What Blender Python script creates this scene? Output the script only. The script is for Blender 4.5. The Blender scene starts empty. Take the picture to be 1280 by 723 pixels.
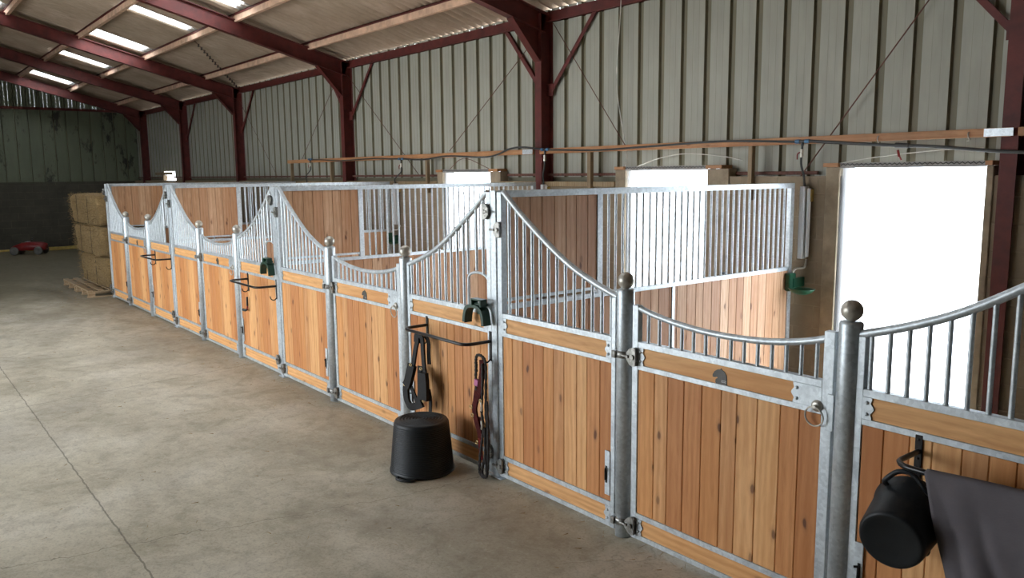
import bpy, bmesh, math, random
from mathutils import Vector, Matrix
random.seed(7)
C = bpy.context.scene.collection
PI = math.pi

# ------------------------------------------------------------------ mesh builder
class MB:
    def __init__(s): s.v=[]; s.f=[]; s.sm=[]
    def add(s, vs, fs, smooth=False):
        o=len(s.v); s.v+= [tuple(v) for v in vs]
        for f in fs: s.f.append([i+o for i in f]); s.sm.append(smooth)
        return s
    def box(s, x0,x1,y0,y1,z0,z1, b=0.0):
        if x0>x1:x0,x1=x1,x0
        if y0>y1:y0,y1=y1,y0
        if z0>z1:z0,z1=z1,z0
        if b<=0:
            vs=[(x,y,z) for x in(x0,x1) for y in(y0,y1) for z in(z0,z1)]
            return s.add(vs,[(0,1,3,2),(4,6,7,5),(0,4,5,1),(2,3,7,6),(0,2,6,4),(1,5,7,3)])
        bm=bmesh.new(); bmesh.ops.create_cube(bm,size=1)
        for v in bm.verts: v.co=Vector(((x0+x1)/2+v.co.x*(x1-x0),(y0+y1)/2+v.co.y*(y1-y0),(z0+z1)/2+v.co.z*(z1-z0)))
        bmesh.ops.bevel(bm,geom=bm.edges[:],offset=b,segments=1,affect='EDGES')
        return s.bm(bm)
    def bm(s,bm,smooth=False,M=None):
        bm.verts.ensure_lookup_table(); bm.verts.index_update()
        vs=[(M@v.co if M else v.co) for v in bm.verts]; fs=[[v.index for v in f.verts] for f in bm.faces]
        bm.free(); return s.add(vs,fs,smooth)
    def tube(s, pts, r, n=10, cap=True, closed=False, rr=None):
        pts=[Vector(p) for p in pts]; N=len(pts); T=[]
        for i in range(N):
            if closed: t=pts[(i+1)%N]-pts[i-1]
            else: t=pts[min(i+1,N-1)]-pts[max(i-1,0)]
            T.append(t.normalized())
        u=T[0].orthogonal().normalized()
        if abs(T[0].z)<.9: u=T[0].cross(Vector((0,0,1))).normalized()
        vs=[]
        for i in range(N):
            u=(u-T[i]*u.dot(T[i])).normalized(); w=T[i].cross(u)
            R=rr[i] if rr else r
            for k in range(n):
                a=2*PI*k/n; vs.append(pts[i]+u*math.cos(a)*R+w*math.sin(a)*R)
        fs=[]
        for i in range(N if closed else N-1):
            j=(i+1)%N
            for k in range(n):
                l=(k+1)%n; fs.append((i*n+k,j*n+k,j*n+l,i*n+l))
        s.add(vs,fs,True)
        if cap and not closed:
            s.add(vs[:n],[list(range(n))]); s.add(vs[-n:],[list(range(n-1,-1,-1))])
        return s
    def lathe(s, prof, n=32, c=(0,0,0), M=None):
        vs=[];fs=[]
        for r,z in prof:
            for k in range(n):
                a=2*PI*k/n; v=Vector((r*math.cos(a),r*math.sin(a),z))
                v=(M@v) if M else v+Vector(c); vs.append(v)
        for i in range(len(prof)-1):
            for k in range(n):
                l=(k+1)%n; fs.append((i*n+k,i*n+l,(i+1)*n+l,(i+1)*n+k))
        return s.add(vs,fs,True)
    def prism(s, poly, y0, y1, ax='y'):
        # poly in (x,z), extruded along y
        n=len(poly)
        if ax=='y': a=[(p[0],y0,p[1]) for p in poly]; b=[(p[0],y1,p[1]) for p in poly]
        elif ax=='x': a=[(y0,p[0],p[1]) for p in poly]; b=[(y1,p[0],p[1]) for p in poly]
        else: a=[(p[0],p[1],y0) for p in poly]; b=[(p[0],p[1],y1) for p in poly]
        s.add(a+b,[list(range(n)),list(range(2*n-1,n-1,-1))]+[(i,i+n,(i+1)%n+n,(i+1)%n) for i in range(n)])
        return s
    def strap(s, pts, w, t=0.003, nrm=(0,-1,0)):
        pts=[Vector(p) for p in pts]; N=len(pts); n0=Vector(nrm).normalized(); vs=[];fs=[]
        for i in range(N):
            T=(pts[min(i+1,N-1)]-pts[max(i-1,0)]).normalized(); sd=T.cross(n0)
            sd = sd.normalized() if sd.length>1e-4 else Vector((1,0,0)); nn=sd.cross(T).normalized()
            for a,b in((-1,-1),(1,-1),(1,1),(-1,1)): vs.append(pts[i]+sd*a*w/2+nn*b*t/2)
        for i in range(N-1):
            for k in range(4):
                l=(k+1)%4; fs.append((i*4+k,i*4+l,(i+1)*4+l,(i+1)*4+k))
        fs+= [(3,2,1,0),tuple(4*(N-1)+k for k in range(4))]
        return s.add(vs,fs)
    def build(s,name,mat,parent=None,loc=None):
        me=bpy.data.meshes.new(name); me.from_pydata(s.v,[],s.f); me.update()
        bm=bmesh.new(); bm.from_mesh(me); bmesh.ops.recalc_face_normals(bm,faces=bm.faces); bm.to_mesh(me); bm.free()
        me.polygons.foreach_set('use_smooth',s.sm)
        me.materials.append(mat)
        o=bpy.data.objects.new(name,me); C.objects.link(o)
        if parent: o.parent=parent
        if loc: o.location=loc
        return o

def tag(o,label=None,cat=None,group=None,kind=None):
    if label:o['label']=label
    if cat:o['category']=cat
    if group:o['group']=group
    if kind:o['kind']=kind
    return o
def thing(name,loc,rz=0,label=None,cat=None,group=None):
    o=bpy.data.objects.new(name,None); C.objects.link(o); o.location=loc; o.rotation_euler=(0,0,rz)
    o.empty_display_size=.1
    return tag(o,label,cat,group)
def struct(o): o['kind']='structure'; return o
def copy_tree(o,parent=None):
    c=o.copy(); C.objects.link(c); c.parent=parent
    for ch in list(KIDS(o)): copy_tree(ch,c)
    return c
def KIDS(o): return [x for x in C.objects if x.parent==o]
def spl(pts,n=8):
    P=[Vector(p) for p in pts]; P=[P[0]*2-P[1]]+P+[P[-1]*2-P[-2]]; out=[]
    for i in range(1,len(P)-2):
        a,b,c,d=P[i-1:i+3]
        for k in range(n):
            t=k/n; out.append(.5*((2*b)+(c-a)*t+(2*a-5*b+4*c-d)*t*t+(3*b-a-3*c+d)*t**3))
    out.append(P[-2]); return out
def interp(pts,x):
    for (a,b),(c,d) in zip(pts,pts[1:]):
        if a<=x<=c: return b+(d-b)*(x-a)/(c-a)
    return pts[0][1] if x<pts[0][0] else pts[-1][1]

# ------------------------------------------------------------------ materials
class NT:
    def __init__(s,name):
        s.m=bpy.data.materials.new(name); s.m.use_nodes=True; s.t=s.m.node_tree; s.n=s.t.nodes; s.b=s.n['Principled BSDF']; s.out=s.n['Material Output']
    def N(s,t,**k):
        n=s.n.new('ShaderNode'+t)
        for a,b in k.items(): setattr(n,a,b)
        return n
    def L(s,a,b): s.t.links.new(a,b)
    def val(s,sock,v):
        if hasattr(v,'is_output') : s.L(v,sock)
        else: sock.default_value=v
    def math(s,op,a,b=None,c=None):
        n=s.N('Math',operation=op)
        for i,x in enumerate((a,b,c)):
            if x is not None: s.val(n.inputs[i],x)
        return n.outputs[0]
    def mix(s,f,a,b,mode='MIX'):
        n=s.N('Mix',data_type='RGBA',blend_type=mode); s.val(n.inputs[0],f); s.val(n.inputs[6],a); s.val(n.inputs[7],b); return n.outputs[2]
    def coord(s,scale=(1,1,1),off=None,kind='Object'):
        c=s.N('TexCoord'); m=s.N('Mapping'); s.L(c.outputs[kind],m.inputs[0]); m.inputs[3].default_value=scale
        if off is not None: s.L(off,m.inputs[1])
        return m.outputs[0]
    def noise(s,v,scale,detail=3,rough=.5,dist=0):
        n=s.N('TexNoise'); s.L(v,n.inputs['Vector']); n.inputs['Scale'].default_value=scale; n.inputs['Detail'].default_value=detail
        n.inputs['Roughness'].default_value=rough; n.inputs['Distortion'].default_value=dist; return n.outputs[0]
    def ramp(s,f,stops):
        n=s.N('ValToRGB'); s.L(f,n.inputs[0]); e=n.color_ramp.elements
        while len(e)<len(stops): e.new(.5)
        for x,(p,c) in zip(e,stops): x.position=p; x.color=c if len(c)==4 else (*c,1)
        return n.outputs[0]
    def bump(s,h,st=.3,d=.01):
        n=s.N('Bump'); n.inputs['Strength'].default_value=st; n.inputs['Distance'].default_value=d; s.L(h,n.inputs['Height']); s.L(n.outputs[0],s.b.inputs['Normal'])
def c4(c): return (*c,1)
G=lambda g:(g,g,g)

def simple(name,col,rough=.6,metal=0,var=.25,scale=8,bump=0,bs=60,spec=None):
    t=NT(name); v=t.coord()
    n=t.noise(v,scale,4,.6)
    t.L(t.ramp(n,[(.3,tuple(c*(1-var) for c in col)),(.7,tuple(min(1,c*(1+var)) for c in col))]),t.b.inputs['Base Color'])
    t.b.inputs['Roughness'].default_value=rough; t.b.inputs['Metallic'].default_value=metal
    if spec is not None: t.b.inputs['Specular IOR Level'].default_value=spec
    if bump: t.bump(t.noise(v,bs,3),bump,.004)
    return t.m

def wood(name,cols,axis='z',knot=1.0,dirt=0.0):
    t=NT(name)
    g=t.N('NewGeometry'); r=g.outputs['Random Per Island']
    off=t.N('CombineXYZ'); 
    for i,k in enumerate((17.3,9.1,31.7)): t.L(t.math('MULTIPLY',r,k),off.inputs[i])
    sc=(1,1,.12) if axis=='z' else (.12,1,1)
    v=t.coord(sc,off.outputs[0])
    base=t.ramp(r,[(i/(len(cols)-1),c) for i,c in enumerate(cols)])
    g1=t.noise(v,26,4,.6,1.2)
    g2=t.noise(v,90,3,.6)
    big=t.noise(v,5,2,.5,.5)
    w=t.N('TexWave'); w.wave_type='BANDS'; w.bands_direction='X' if axis=='z' else 'Z'
    t.L(v,w.inputs['Vector']); w.inputs['Scale'].default_value=7; w.inputs['Distortion'].default_value=9; w.inputs['Detail'].default_value=2; w.inputs['Detail Scale'].default_value=.8
    f=t.math('ADD',t.math('MULTIPLY',g1,.62),t.math('MULTIPLY',w.outputs[0],.16))
    f=t.math('ADD',f,t.math('MULTIPLY',g2,.22))
    dark=t.mix(1,base,(.74,.60,.46,1),'MULTIPLY')
    lite=t.mix(1,base,(1.12,1.14,1.15,1),'MULTIPLY')
    col=t.mix(t.ramp(f,[(.34,G(0)),(.78,G(1))]),lite,dark)
    col=t.mix(t.math('MULTIPLY',t.ramp(big,[(.45,G(0)),(.7,G(1))]),.55),col,t.mix(1,base,(.82,.64,.46,1),'MULTIPLY'))
    # knots
    v2=t.coord((1,1,.42) if axis=='z' else (.42,1,1),off.outputs[0])
    nd=t.N('TexNoise'); t.L(v2,nd.inputs['Vector']); nd.inputs['Scale'].default_value=14
    va=t.N('VectorMath',operation='MULTIPLY_ADD'); t.L(nd.outputs[1],va.inputs[0]); va.inputs[1].default_value=(.035,.035,.035); t.L(v2,va.inputs[2])
    s2=t.N('SeparateXYZ'); t.L(va.outputs[0],s2.inputs[0]); c2=t.N('CombineXYZ'); t.L(s2.outputs[0],c2.inputs[0]); t.L(s2.outputs[2],c2.inputs[1])
    vo=t.N('TexVoronoi'); vo.voronoi_dimensions='2D'; t.L(c2.outputs[0],vo.inputs['Vector']); vo.inputs['Scale'].default_value=8.5
    sel=t.N('SeparateColor'); t.L(vo.outputs['Color'],sel.inputs[0])
    m=t.math('MULTIPLY',t.math('GREATER_THAN',sel.outputs[0],.84),t.math('ADD',t.math('MULTIPLY',sel.outputs[1],.6),.4))
    halo=t.math('MULTIPLY',t.ramp(vo.outputs['Distance'],[(.05,G(1)),(.24,G(0))]),m)
    core=t.math('MULTIPLY',t.ramp(vo.outputs['Distance'],[(.075,G(1)),(.125,G(0))]),m)
    col=t.mix(t.math('MULTIPLY',halo,.6*knot),col,(.26,.10,.035,1))
    col=t.mix(t.math('MULTIPLY',core,.9*knot),col,(.085,.03,.015,1))
    if dirt: 
        d=t.noise(t.coord(),3,4,.6); col=t.mix(t.math('MULTIPLY',t.ramp(d,[(.4,G(0)),(.7,G(1))]),dirt),col,(.10,.07,.045,1))
    t.L(col,t.b.inputs['Base Color']); t.b.inputs['Roughness'].default_value=.55
    t.b.inputs['Specular IOR Level'].default_value=.35
    t.bump(f,.15,.003)
    return t.m

def galv(name,a=(.40,.43,.45),b=(.62,.65,.67),rough=.42,metal=.75,sc=14):
    t=NT(name); v=t.coord(); vw=t.coord((1,1,.5))
    vo=t.N('TexVoronoi'); t.L(v,vo.inputs['Vector']); vo.inputs['Scale'].default_value=60
    n=t.noise(vw,sc,5,.65)
    sp=t.N('SeparateColor'); t.L(vo.outputs['Color'],sp.inputs[0])
    f=t.math('ADD',t.math('MULTIPLY',n,.8),t.math('MULTIPLY',sp.outputs[0],.2))
    t.L(t.ramp(f,[(.32,a),(.68,b)]),t.b.inputs['Base Color'])
    t.L(t.math('ADD',t.math('MULTIPLY',n,.3),rough-.12),t.b.inputs['Roughness'])
    t.b.inputs['Metallic'].default_value=metal
    t.bump(t.noise(v,45,2),.06,.004)
    return t.m

M={}
M['galv']=galv('galvanised_steel',(.44,.48,.51),(.66,.71,.74),.42,.62)
M['steel']=galv('brushed_steel',(.42,.39,.34),(.60,.57,.50),.36,.6,5)
M['clamp']=galv('cast_zinc',(.13,.13,.12),(.42,.41,.38),.38,.8,22)
PINE=[(.70,.36,.15),(.53,.225,.08),(.80,.48,.225),(.43,.165,.055),(.68,.34,.13),(.57,.25,.085),(.78,.46,.21),(.49,.195,.068)]
M['pine']=wood('pine_planks',PINE)
M['pine_h']=wood('pine_boards',[(.72,.375,.15),(.62,.27,.09),(.76,.45,.20),(.60,.255,.08)],'x',.6)
M['pine_in']=wood('partition_planks',[(.58,.35,.215),(.48,.27,.15),(.64,.42,.27),(.42,.225,.125),(.54,.325,.19)],'z',1.0)
M['timber']=wood('rough_timber',[(.50,.26,.12),(.44,.22,.10),(.52,.30,.16)],'x',.5,.35)
M['timber_v']=wood('old_timber_posts',[(.30,.23,.14),(.24,.18,.11),(.34,.27,.17)],'z',.4,.4)
M['purlin']=simple('dusty_purlin_board',(.58,.38,.27),.8,0,.25,6)
M['red']=simple('red_oxide_paint',(.092,.013,.010),.65,0,.35,5,.15,30)
M['black']=simple('black_enamel',(.006,.006,.007),.28,0,.2,20)
M['rubber']=simple('black_rubber',(.009,.011,.013),.48,0,.3,12,.2,80,spec=.38)
M['leather']=simple('black_leather',(.009,.0085,.009),.6,0,.4,20,.2,60,spec=.25)
M['maroon']=simple('maroon_webbing',(.065,.009,.008),.8,0,.4,30,.2,80,spec=.15)
M['redp']=simple('red_plastic',(.20,.012,.012),.4)
M['pink']=simple('pink_tag',(.40,.10,.24),.5)
M['brass']=simple('brass_buckle',(.55,.42,.2),.3,.9)
M['rope']=simple('dark_rope',(.035,.03,.028),.8,0,.5,60,.4,120)
M['green']=simple('dark_green_plastic',(.012,.05,.03),.4,0,.25,10)
M['bowl']=simple('green_enamel',(.01,.07,.035),.35,0,.2,10)
M['blanket']=simple('grey_fleece',(.135,.122,.132),.95,0,.12,7,.3,160,spec=.1)
M['pipe']=simple('black_water_pipe',(.03,.032,.033),.5,0,.3,10)
M['blue']=simple('blue_compression_collar',(.06,.16,.30),.5)
M['whitep']=simple('white_pipe_cover',(.62,.64,.66),.5,0,.08,6)
M['whitec']=simple('white_cable',(.55,.54,.50),.6)
M['emblem']=simple('dark_emblem_plate',(.07,.065,.06),.45,.3)
M['rust']=simple('rusty_iron',(.12,.05,.035),.8,0,.4,30)
M['pallet']=wood('pallet_wood',[(.42,.33,.21),(.36,.27,.17),(.46,.36,.24)],'x',.3,.1)
M['rail_s']=simple('stainless_strip',(.62,.62,.62),.35,.8,.15,12)
M['hanger']=simple('dull_hanger_steel',(.30,.29,.28),.6,.1,.2,9)
M['hose']=simple('yellow_hose',(.50,.36,.10),.7)
M['tyre']=simple('grey_toy_tyre',(.13,.125,.11),.8)
M['dial']=simple('dark_plastic',(.02,.02,.02),.5)

# cladding
def clad_mat(name,pale,groove,stain=0.0):
    t=NT(name); v=t.coord((1,1,.15))
    n=t.noise(v,9,5,.65); n2=t.noise(t.coord(),1.1,4,.6)
    col=t.ramp(n,[(.3,tuple(c*.86 for c in pale)),(.7,tuple(c*1.06 for c in pale))])
    col=t.mix(t.math('MULTIPLY',t.ramp(n2,[(.4,G(0)),(.75,G(1))]),.35),col,c4(tuple(c*.72 for c in pale)))
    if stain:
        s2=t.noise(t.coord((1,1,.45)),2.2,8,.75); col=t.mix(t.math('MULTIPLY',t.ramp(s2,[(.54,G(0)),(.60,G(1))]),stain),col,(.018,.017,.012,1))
    t.L(col,t.b.inputs['Base Color']); t.b.inputs['Roughness'].default_value=.6
    return t.m
M['clad']=clad_mat('cream_cladding',(.345,.348,.295),None)
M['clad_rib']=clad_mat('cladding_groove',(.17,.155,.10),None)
M['clad_end']=clad_mat('stained_dim_cladding',(.12,.135,.085),None,.95)  # black stains, over a base darkened to paint in far-end dimness

def block_mat(A=(.27,.215,.15),B=(.22,.175,.12),Mo=(.30,.25,.18),D=(.17,.125,.08)):
    t=NT('concrete_blocks'); v=t.coord(); 
    sp=t.N('SeparateXYZ'); t.L(v,sp.inputs[0]); cb=t.N('CombineXYZ')
    t.L(t.math('ADD',sp.outputs[0],sp.outputs[1]),cb.inputs[0]); t.L(sp.outputs[2],cb.inputs[1])
    br=t.N('TexBrick'); t.L(cb.outputs[0],br.inputs['Vector']); br.inputs['Scale'].default_value=1
    br.inputs['Brick Width'].default_value=.45; br.inputs['Row Height'].default_value=.225; br.inputs['Mortar Size'].default_value=.008; br.inputs['Mortar Smooth'].default_value=.5
    br.inputs['Color1'].default_value=c4(A); br.inputs['Color2'].default_value=c4(B); br.inputs['Mortar'].default_value=c4(Mo)
    n=t.noise(v,2.2,6,.65); col=t.mix(t.ramp(n,[(.35,G(0)),(.7,G(1))]),br.outputs[0],c4(D))
    n2=t.noise(v,30,4,.7); col=t.mix(t.math('MULTIPLY',n2,.35),col,c4([x*1.3 for x in A]))
    t.L(col,t.b.inputs['Base Color']); t.b.inputs['Roughness'].default_value=.92
    h=t.math('ADD',t.math('MULTIPLY',br.outputs[1],-1.0),t.math('MULTIPLY',n2,.7)); t.bump(h,.6,.01)
    return t.m
M['block']=block_mat()
M['block_dark']=block_mat((.075,.068,.05),(.06,.055,.04),(.11,.10,.07),(.04,.036,.026))  # dark copy of the blockwork; far-end dimness put into the colour
M['concrete']=simple('brown_concrete',(.29,.235,.165),.9,0,.3,5,.5,25)

def floor_mat():
    t=NT('worn_concrete'); v=t.coord()
    n=t.noise(v,.9,8,.62,.3); n2=t.noise(v,7,6,.7); n3=t.noise(t.coord((1,2.2,1)),.35,4,.6,.6); n4=t.noise(v,60,3,.6)
    col=t.ramp(n,[(.30,(.42,.385,.285)),(.5,(.59,.55,.435)),(.72,(.71,.675,.575))])
    col=t.mix(t.math('MULTIPLY',t.ramp(n3,[(.42,G(0)),(.68,G(1))]),.55),col,(.20,.18,.14,1))
    col=t.mix(t.math('MULTIPLY',t.ramp(n2,[(.5,G(0)),(.72,G(1))]),.32),col,(.16,.14,.105,1))
    col=t.mix(t.math('MULTIPLY',t.ramp(n4,[(.35,G(1)),(.5,G(0))]),.25),col,(.14,.125,.10,1))
    sp=t.N('SeparateXYZ'); t.L(v,sp.inputs[0]); X,Y=sp.outputs[0],sp.outputs[1]
    n5=t.noise(v,22,8,.75,.8); n6=t.noise(v,2.6,7,.7,1.2)
    col=t.mix(t.math('MULTIPLY',t.ramp(n5,[(.52,G(0)),(.66,G(1))]),.32),col,(.19,.165,.12,1))
    col=t.mix(t.math('MULTIPLY',t.ramp(n5,[(.34,G(1)),(.44,G(0))]),.25),col,(.72,.70,.63,1))
    col=t.mix(t.math('MULTIPLY',t.ramp(n6,[(.50,G(0)),(.62,G(1))]),.30),col,(.24,.21,.15,1))
    # grime tracked along the foot of the stall fronts
    gy=t.N('MapRange'); t.L(t.math('ADD',Y,t.math('MULTIPLY',n6,1.1)),gy.inputs[0]); gy.inputs[1].default_value=-.9; gy.inputs[2].default_value=.6
    col=t.mix(t.math('MULTIPLY',gy.outputs[0],.34),col,(.19,.155,.10,1))
    # muddy brown wash, also painting in the darkness towards the far end
    far=t.ramp(t.math('ADD',t.math('MULTIPLY',X,-.08),t.math('MULTIPLY',n3,.9)),[(.95,G(0)),(1.25,G(1))]) if False else None
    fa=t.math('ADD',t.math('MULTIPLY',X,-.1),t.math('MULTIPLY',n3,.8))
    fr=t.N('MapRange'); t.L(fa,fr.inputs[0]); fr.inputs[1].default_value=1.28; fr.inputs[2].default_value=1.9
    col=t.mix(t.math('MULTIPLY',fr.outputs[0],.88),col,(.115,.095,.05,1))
    # paler traffic-worn film nearer the entrance
    # joints
    def line(ax,pos,wid,amp,ns):
        nn=t.noise(v,ns,5,.65); d=t.math('ABSOLUTE',t.math('ADD',t.math('SUBTRACT',ax,pos),t.math('MULTIPLY',t.math('SUBTRACT',nn,.5),amp)))
        return t.math('LESS_THAN',d,wid)
    j=t.math('MAXIMUM',line(Y,-2.46,.0055,.035,8),t.math('MAXIMUM',line(t.math('ADD',X,t.math('MULTIPLY',Y,.14)),-4.86,.005,.06,3),line(t.math('SUBTRACT',X,t.math('MULTIPLY',Y,.22)),-.02,.0035,.35,1.6)))
    # hairline cracks
    vo=t.N('TexVoronoi',feature='DISTANCE_TO_EDGE'); vn=t.N('Mapping'); 
    nv=t.N('TexNoise'); t.L(v,nv.inputs[0]); nv.inputs['Scale'].default_value=1.5; nv.inputs['Detail'].default_value=5
    ad=t.N('VectorMath',operation='MULTIPLY_ADD'); t.L(nv.outputs[1],ad.inputs[0]); ad.inputs[1].default_value=(.6,.6,.6); t.L(v,ad.inputs[2])
    t.L(ad.outputs[0],vo.inputs['Vector']); vo.inputs['Scale'].default_value=.33
    crack=t.math('MULTIPLY',t.math('LESS_THAN',vo.outputs[0],.0014),t.ramp(n,[(.46,G(0)),(.56,G(.22))]))
    col=t.mix(t.math('MULTIPLY',j,.6),col,(.085,.075,.055,1)); col=t.mix(crack,col,(.11,.10,.075,1))
    t.L(col,t.b.inputs['Base Color']); 
    t.L(t.math('ADD',t.math('MULTIPLY',n2,.3),.48),t.b.inputs['Roughness'])
    t.b.inputs['Specular IOR Level'].default_value=.3
    t.bump(t.math('SUBTRACT',t.math('ADD',n2,t.math('MULTIPLY',n4,.3)),j),.3,.006)
    return t.m
M['floor']=floor_mat()
M['ground']=simple('pale_yard_gravel',(.62,.60,.56),.95,0,.2,3)

def roof_mat():
    t=NT('fibre_cement_sheet'); v=t.coord(); n=t.noise(v,1.2,6,.65); n2=t.noise(t.coord((3,.4,1)),5,5,.7)
    col=t.ramp(n,[(.3,(.34,.25,.185)),(.7,(.50,.385,.30))])
    col=t.mix(t.math('MULTIPLY',t.ramp(n2,[(.45,G(0)),(.75,G(1))]),.45),col,(.20,.15,.11,1))
    r=t.N('NewGeometry').outputs['Random Per Island']
    col=t.mix(t.math('MULTIPLY',r,.25),col,(.22,.20,.13,1))
    t.L(col,t.b.inputs['Base Color']); t.b.inputs['Roughness'].default_value=.9; return t.m
M['roof']=roof_mat()
def clear_mat(name,tr,col):
    t=NT(name); 
    a=t.N('BsdfTransparent'); a.inputs[0].default_value=(*col,1)
    b=t.N('BsdfTranslucent'); b.inputs[0].default_value=(*[c*.9 for c in col],1)
    g=t.N('BsdfGlossy'); g.inputs['Roughness'].default_value=.15
    m=t.N('MixShader'); m.inputs[0].default_value=1-tr; t.L(a.outputs[0],m.inputs[1]); t.L(b.outputs[0],m.inputs[2])
    m2=t.N('MixShader'); m2.inputs[0].default_value=.04; t.L(m.outputs[0],m2.inputs[1]); t.L(g.outputs[0],m2.inputs[2])
    t.L(m2.outputs[0],t.out.inputs[0]); return t.m
M['sky_sheet']=clear_mat('rooflight_sheet',.7,(.95,.96,.95))
M['pvc']=clear_mat('clear_pvc_strip',.8,(.93,.96,1.0))

def hay_mat():
    t=NT('hay'); v=t.coord((1,1,2.2)); n=t.noise(v,14,8,.8,1.5); n2=t.noise(t.coord(),2.5,4,.6)
    r=t.N('NewGeometry').outputs['Random Per Island']
    col=t.ramp(n,[(.3,(.075,.042,.016)),(.5,(.25,.155,.064)),(.7,(.44,.295,.14))])
    col=t.mix(t.math('MULTIPLY',r,.5),col,(.50,.37,.17,1))
    col=t.mix(t.math('MULTIPLY',t.ramp(n2,[(.45,G(0)),(.7,G(1))]),.4),col,(.16,.11,.045,1))
    t.L(col,t.b.inputs['Base Color']); t.b.inputs['Roughness'].default_value=.9; t.bump(n,1.0,.03); return t.m
M['hay']=hay_mat()

# ------------------------------------------------------------------ the shell
def struct_mesh(mb,name,mat): return struct(mb.build(name,mat))
XE=-25.7; XN=9.0; FY=-8.6; XQ=2
struct_mesh(MB().box(XE-.3,XN+.2,FY-.3,4.05,-.2,0),'floor',M['floor'])
struct_mesh(MB().box(-90,70,-90,80,-.5,-.21),'ground',M['ground'])

RS=.265; RY=-3.3
def roofz(y): return 4.53+(3.9-y)*RS if y>RY else 4.53+(3.9-RY)*RS-(RY-y)*RS
# openings in back wall
OPEN=[(.43,1.74),(-2.40,-1.15),(-6.46,-5.18)]
def top_of(x): return 2.2 if x>-.86 else 2.07
segs=[]; xs=[XE]+[v for o in sorted(OPEN) for v in o]+[XN]
bw=MB()
for a,b in zip(xs[::2],xs[1::2]):
    if a<-.86<b: bw.box(a,-.86,3.85,4.05,0,2.07); bw.box(-.86,b,3.85,4.05,0,2.2)
    else: bw.box(a,b,3.85,4.05,0,top_of(a+.01))
struct_mesh(bw,'wall_back',M['block'])
pl=MB()
for a,b,z in ((.285,.43,2.285),(1.742,1.80,2.285),(-2.57,-2.40,2.286),(-1.15,-.86,2.286),(-6.62,-6.46,2.286),(-5.18,-4.93,2.286)):
    pl.box(a,b,3.83,3.985,0,z,.006)
struct_mesh(pl,'trim_1',M['concrete'])
tp=MB()
for a,b in((XE,-6.64),(-4.91,-2.59)): tp.box(a,b,3.83,3.99,2.075,2.14,.004)
tag(tp.build('wall_plate',M['timber_v']),kind='structure').name='trim_2'

# corrugated cladding of the back wall: wide pale pans, narrow recessed grooves with their shade painted darker
def cladding(x0,x1,zf,y,ztop,ribs=.335,phase=.02,gw=.085,swap=False,name='wall',mats=('clad','clad_rib')):
    pan=MB(); gr=MB()
    k=math.floor((x0-phase)/ribs); 
    while True:
        c=phase+k*ribs; a=c+gw/2; b=c+ribs-gw/2
        if c>x1: break
        def put(mb,u,v,yy,kind):
            u=max(u,x0); v=min(v,x1)
            if v<=u: return
            z0=zf((u+v)/2)
            zt=ztop
            if swap:
                zt=ztop((u+v)/2)
                mb.add([(y+yy,u,z0),(y+yy,v,z0),(y+yy,v,zt),(y+yy,u,zt)],[(0,1,2,3)])
            else:
                mb.add([(u,y+yy,z0),(v,y+yy,z0),(v,y+yy,zt),(u,y+yy,zt)],[(0,1,2,3)])
        def slope(mb,u,v,ya,yb):
            if u<x0 or v>x1: return
            z0=zf((u+v)/2); zt=ztop((u+v)/2) if swap else ztop
            if swap: mb.add([(y+ya,u,z0),(y+yb,v,z0),(y+yb,v,zt),(y+ya,u,zt)],[(0,1,2,3)])
            else: mb.add([(u,y+ya,z0),(v,y+yb,z0),(v,y+yb,zt),(u,y+ya,zt)],[(0,1,2,3)])
        s=-1 if swap else 1
        put(gr,c-gw/2+.012,c+gw/2-.012,.035*s,'g')
        slope(gr,c-gw/2,c-gw/2+.012,0,.035*s); slope(gr,c+gw/2-.012,c+gw/2,.035*s,0)
        # pan with two shallow stiffening ribs
        w=b-a
        for i in range(3):
            u=a+w*i/3; v=a+w*(i+1)/3
            put(pan,u+(.004 if i else 0),v-(.004 if i<2 else 0),0,'p')
            if i<2: put(pan,v-.004,v+.004,-.003*s,'p')
        k+=1
    struct_mesh(pan,name,M[mats[0]]); struct_mesh(gr,name,M[mats[1]])
def zf(x):
    for a,b in OPEN:
        if a-.03<x<b+.03: return 2.31
    if -22.9<x<-21.7: return 2.415
    return 2.20
cladding(XE,XN,zf,4.0,4.46,name='wall_back')
ssB=MB(); cur=XE-.14
for a,b in [(-22.9,-21.7)]+sorted(OPEN)+[(XN,XN)]:
    ssB.box(cur,a-.02 if a<XN else XN,4.052,4.07,2.06,4.44)
    if a<XN: ssB.box(a-.02,b+.02,4.052,4.07,2.30 if a>-20 else 2.415,4.44)
    cur=b+.02
struct_mesh(ssB,'wall_back',M['clad_rib'])  # added backing sheet, unseen, that blocks light leaking through the cladding
# end wall
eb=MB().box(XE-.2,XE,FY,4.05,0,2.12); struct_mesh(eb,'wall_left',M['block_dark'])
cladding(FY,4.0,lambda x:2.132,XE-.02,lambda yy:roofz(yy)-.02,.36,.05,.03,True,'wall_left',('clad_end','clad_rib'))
struct_mesh(MB().box(XE-.10,XE-.06,FY,4.07,2.10,4.45),'wall_left',M['clad_end'])  # added unseen backing that closes the bright gap above the blocks
pr=MB().box(XE+.0,XE+.08,FY+.1,3.95,4.42,4.50); tag(pr.build('cladding_rail',M['red']),'dark horizontal cladding rail high across the far end wall','rail')
# near end and opposite side (behind the camera): blockwork with a wide open side for the yard
ow=MB().box(XN,XN+.2,FY-.2,4.05,0,7)
struct_mesh(ow,'wall_right',M['block_dark'])  # unseen wall, coloured dark to cut light bouncing onto the columns
OX0,OX1,OZ=-11.0,-1.5,4.0
of=MB().box(XE,OX0,FY-.2,FY,0,5.0).box(OX1,XN,FY-.2,FY,0,5.0).box(OX0,OX1,FY-.2,FY,OZ,5.0)
struct_mesh(of,'wall_front',M['clad_end'])

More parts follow.
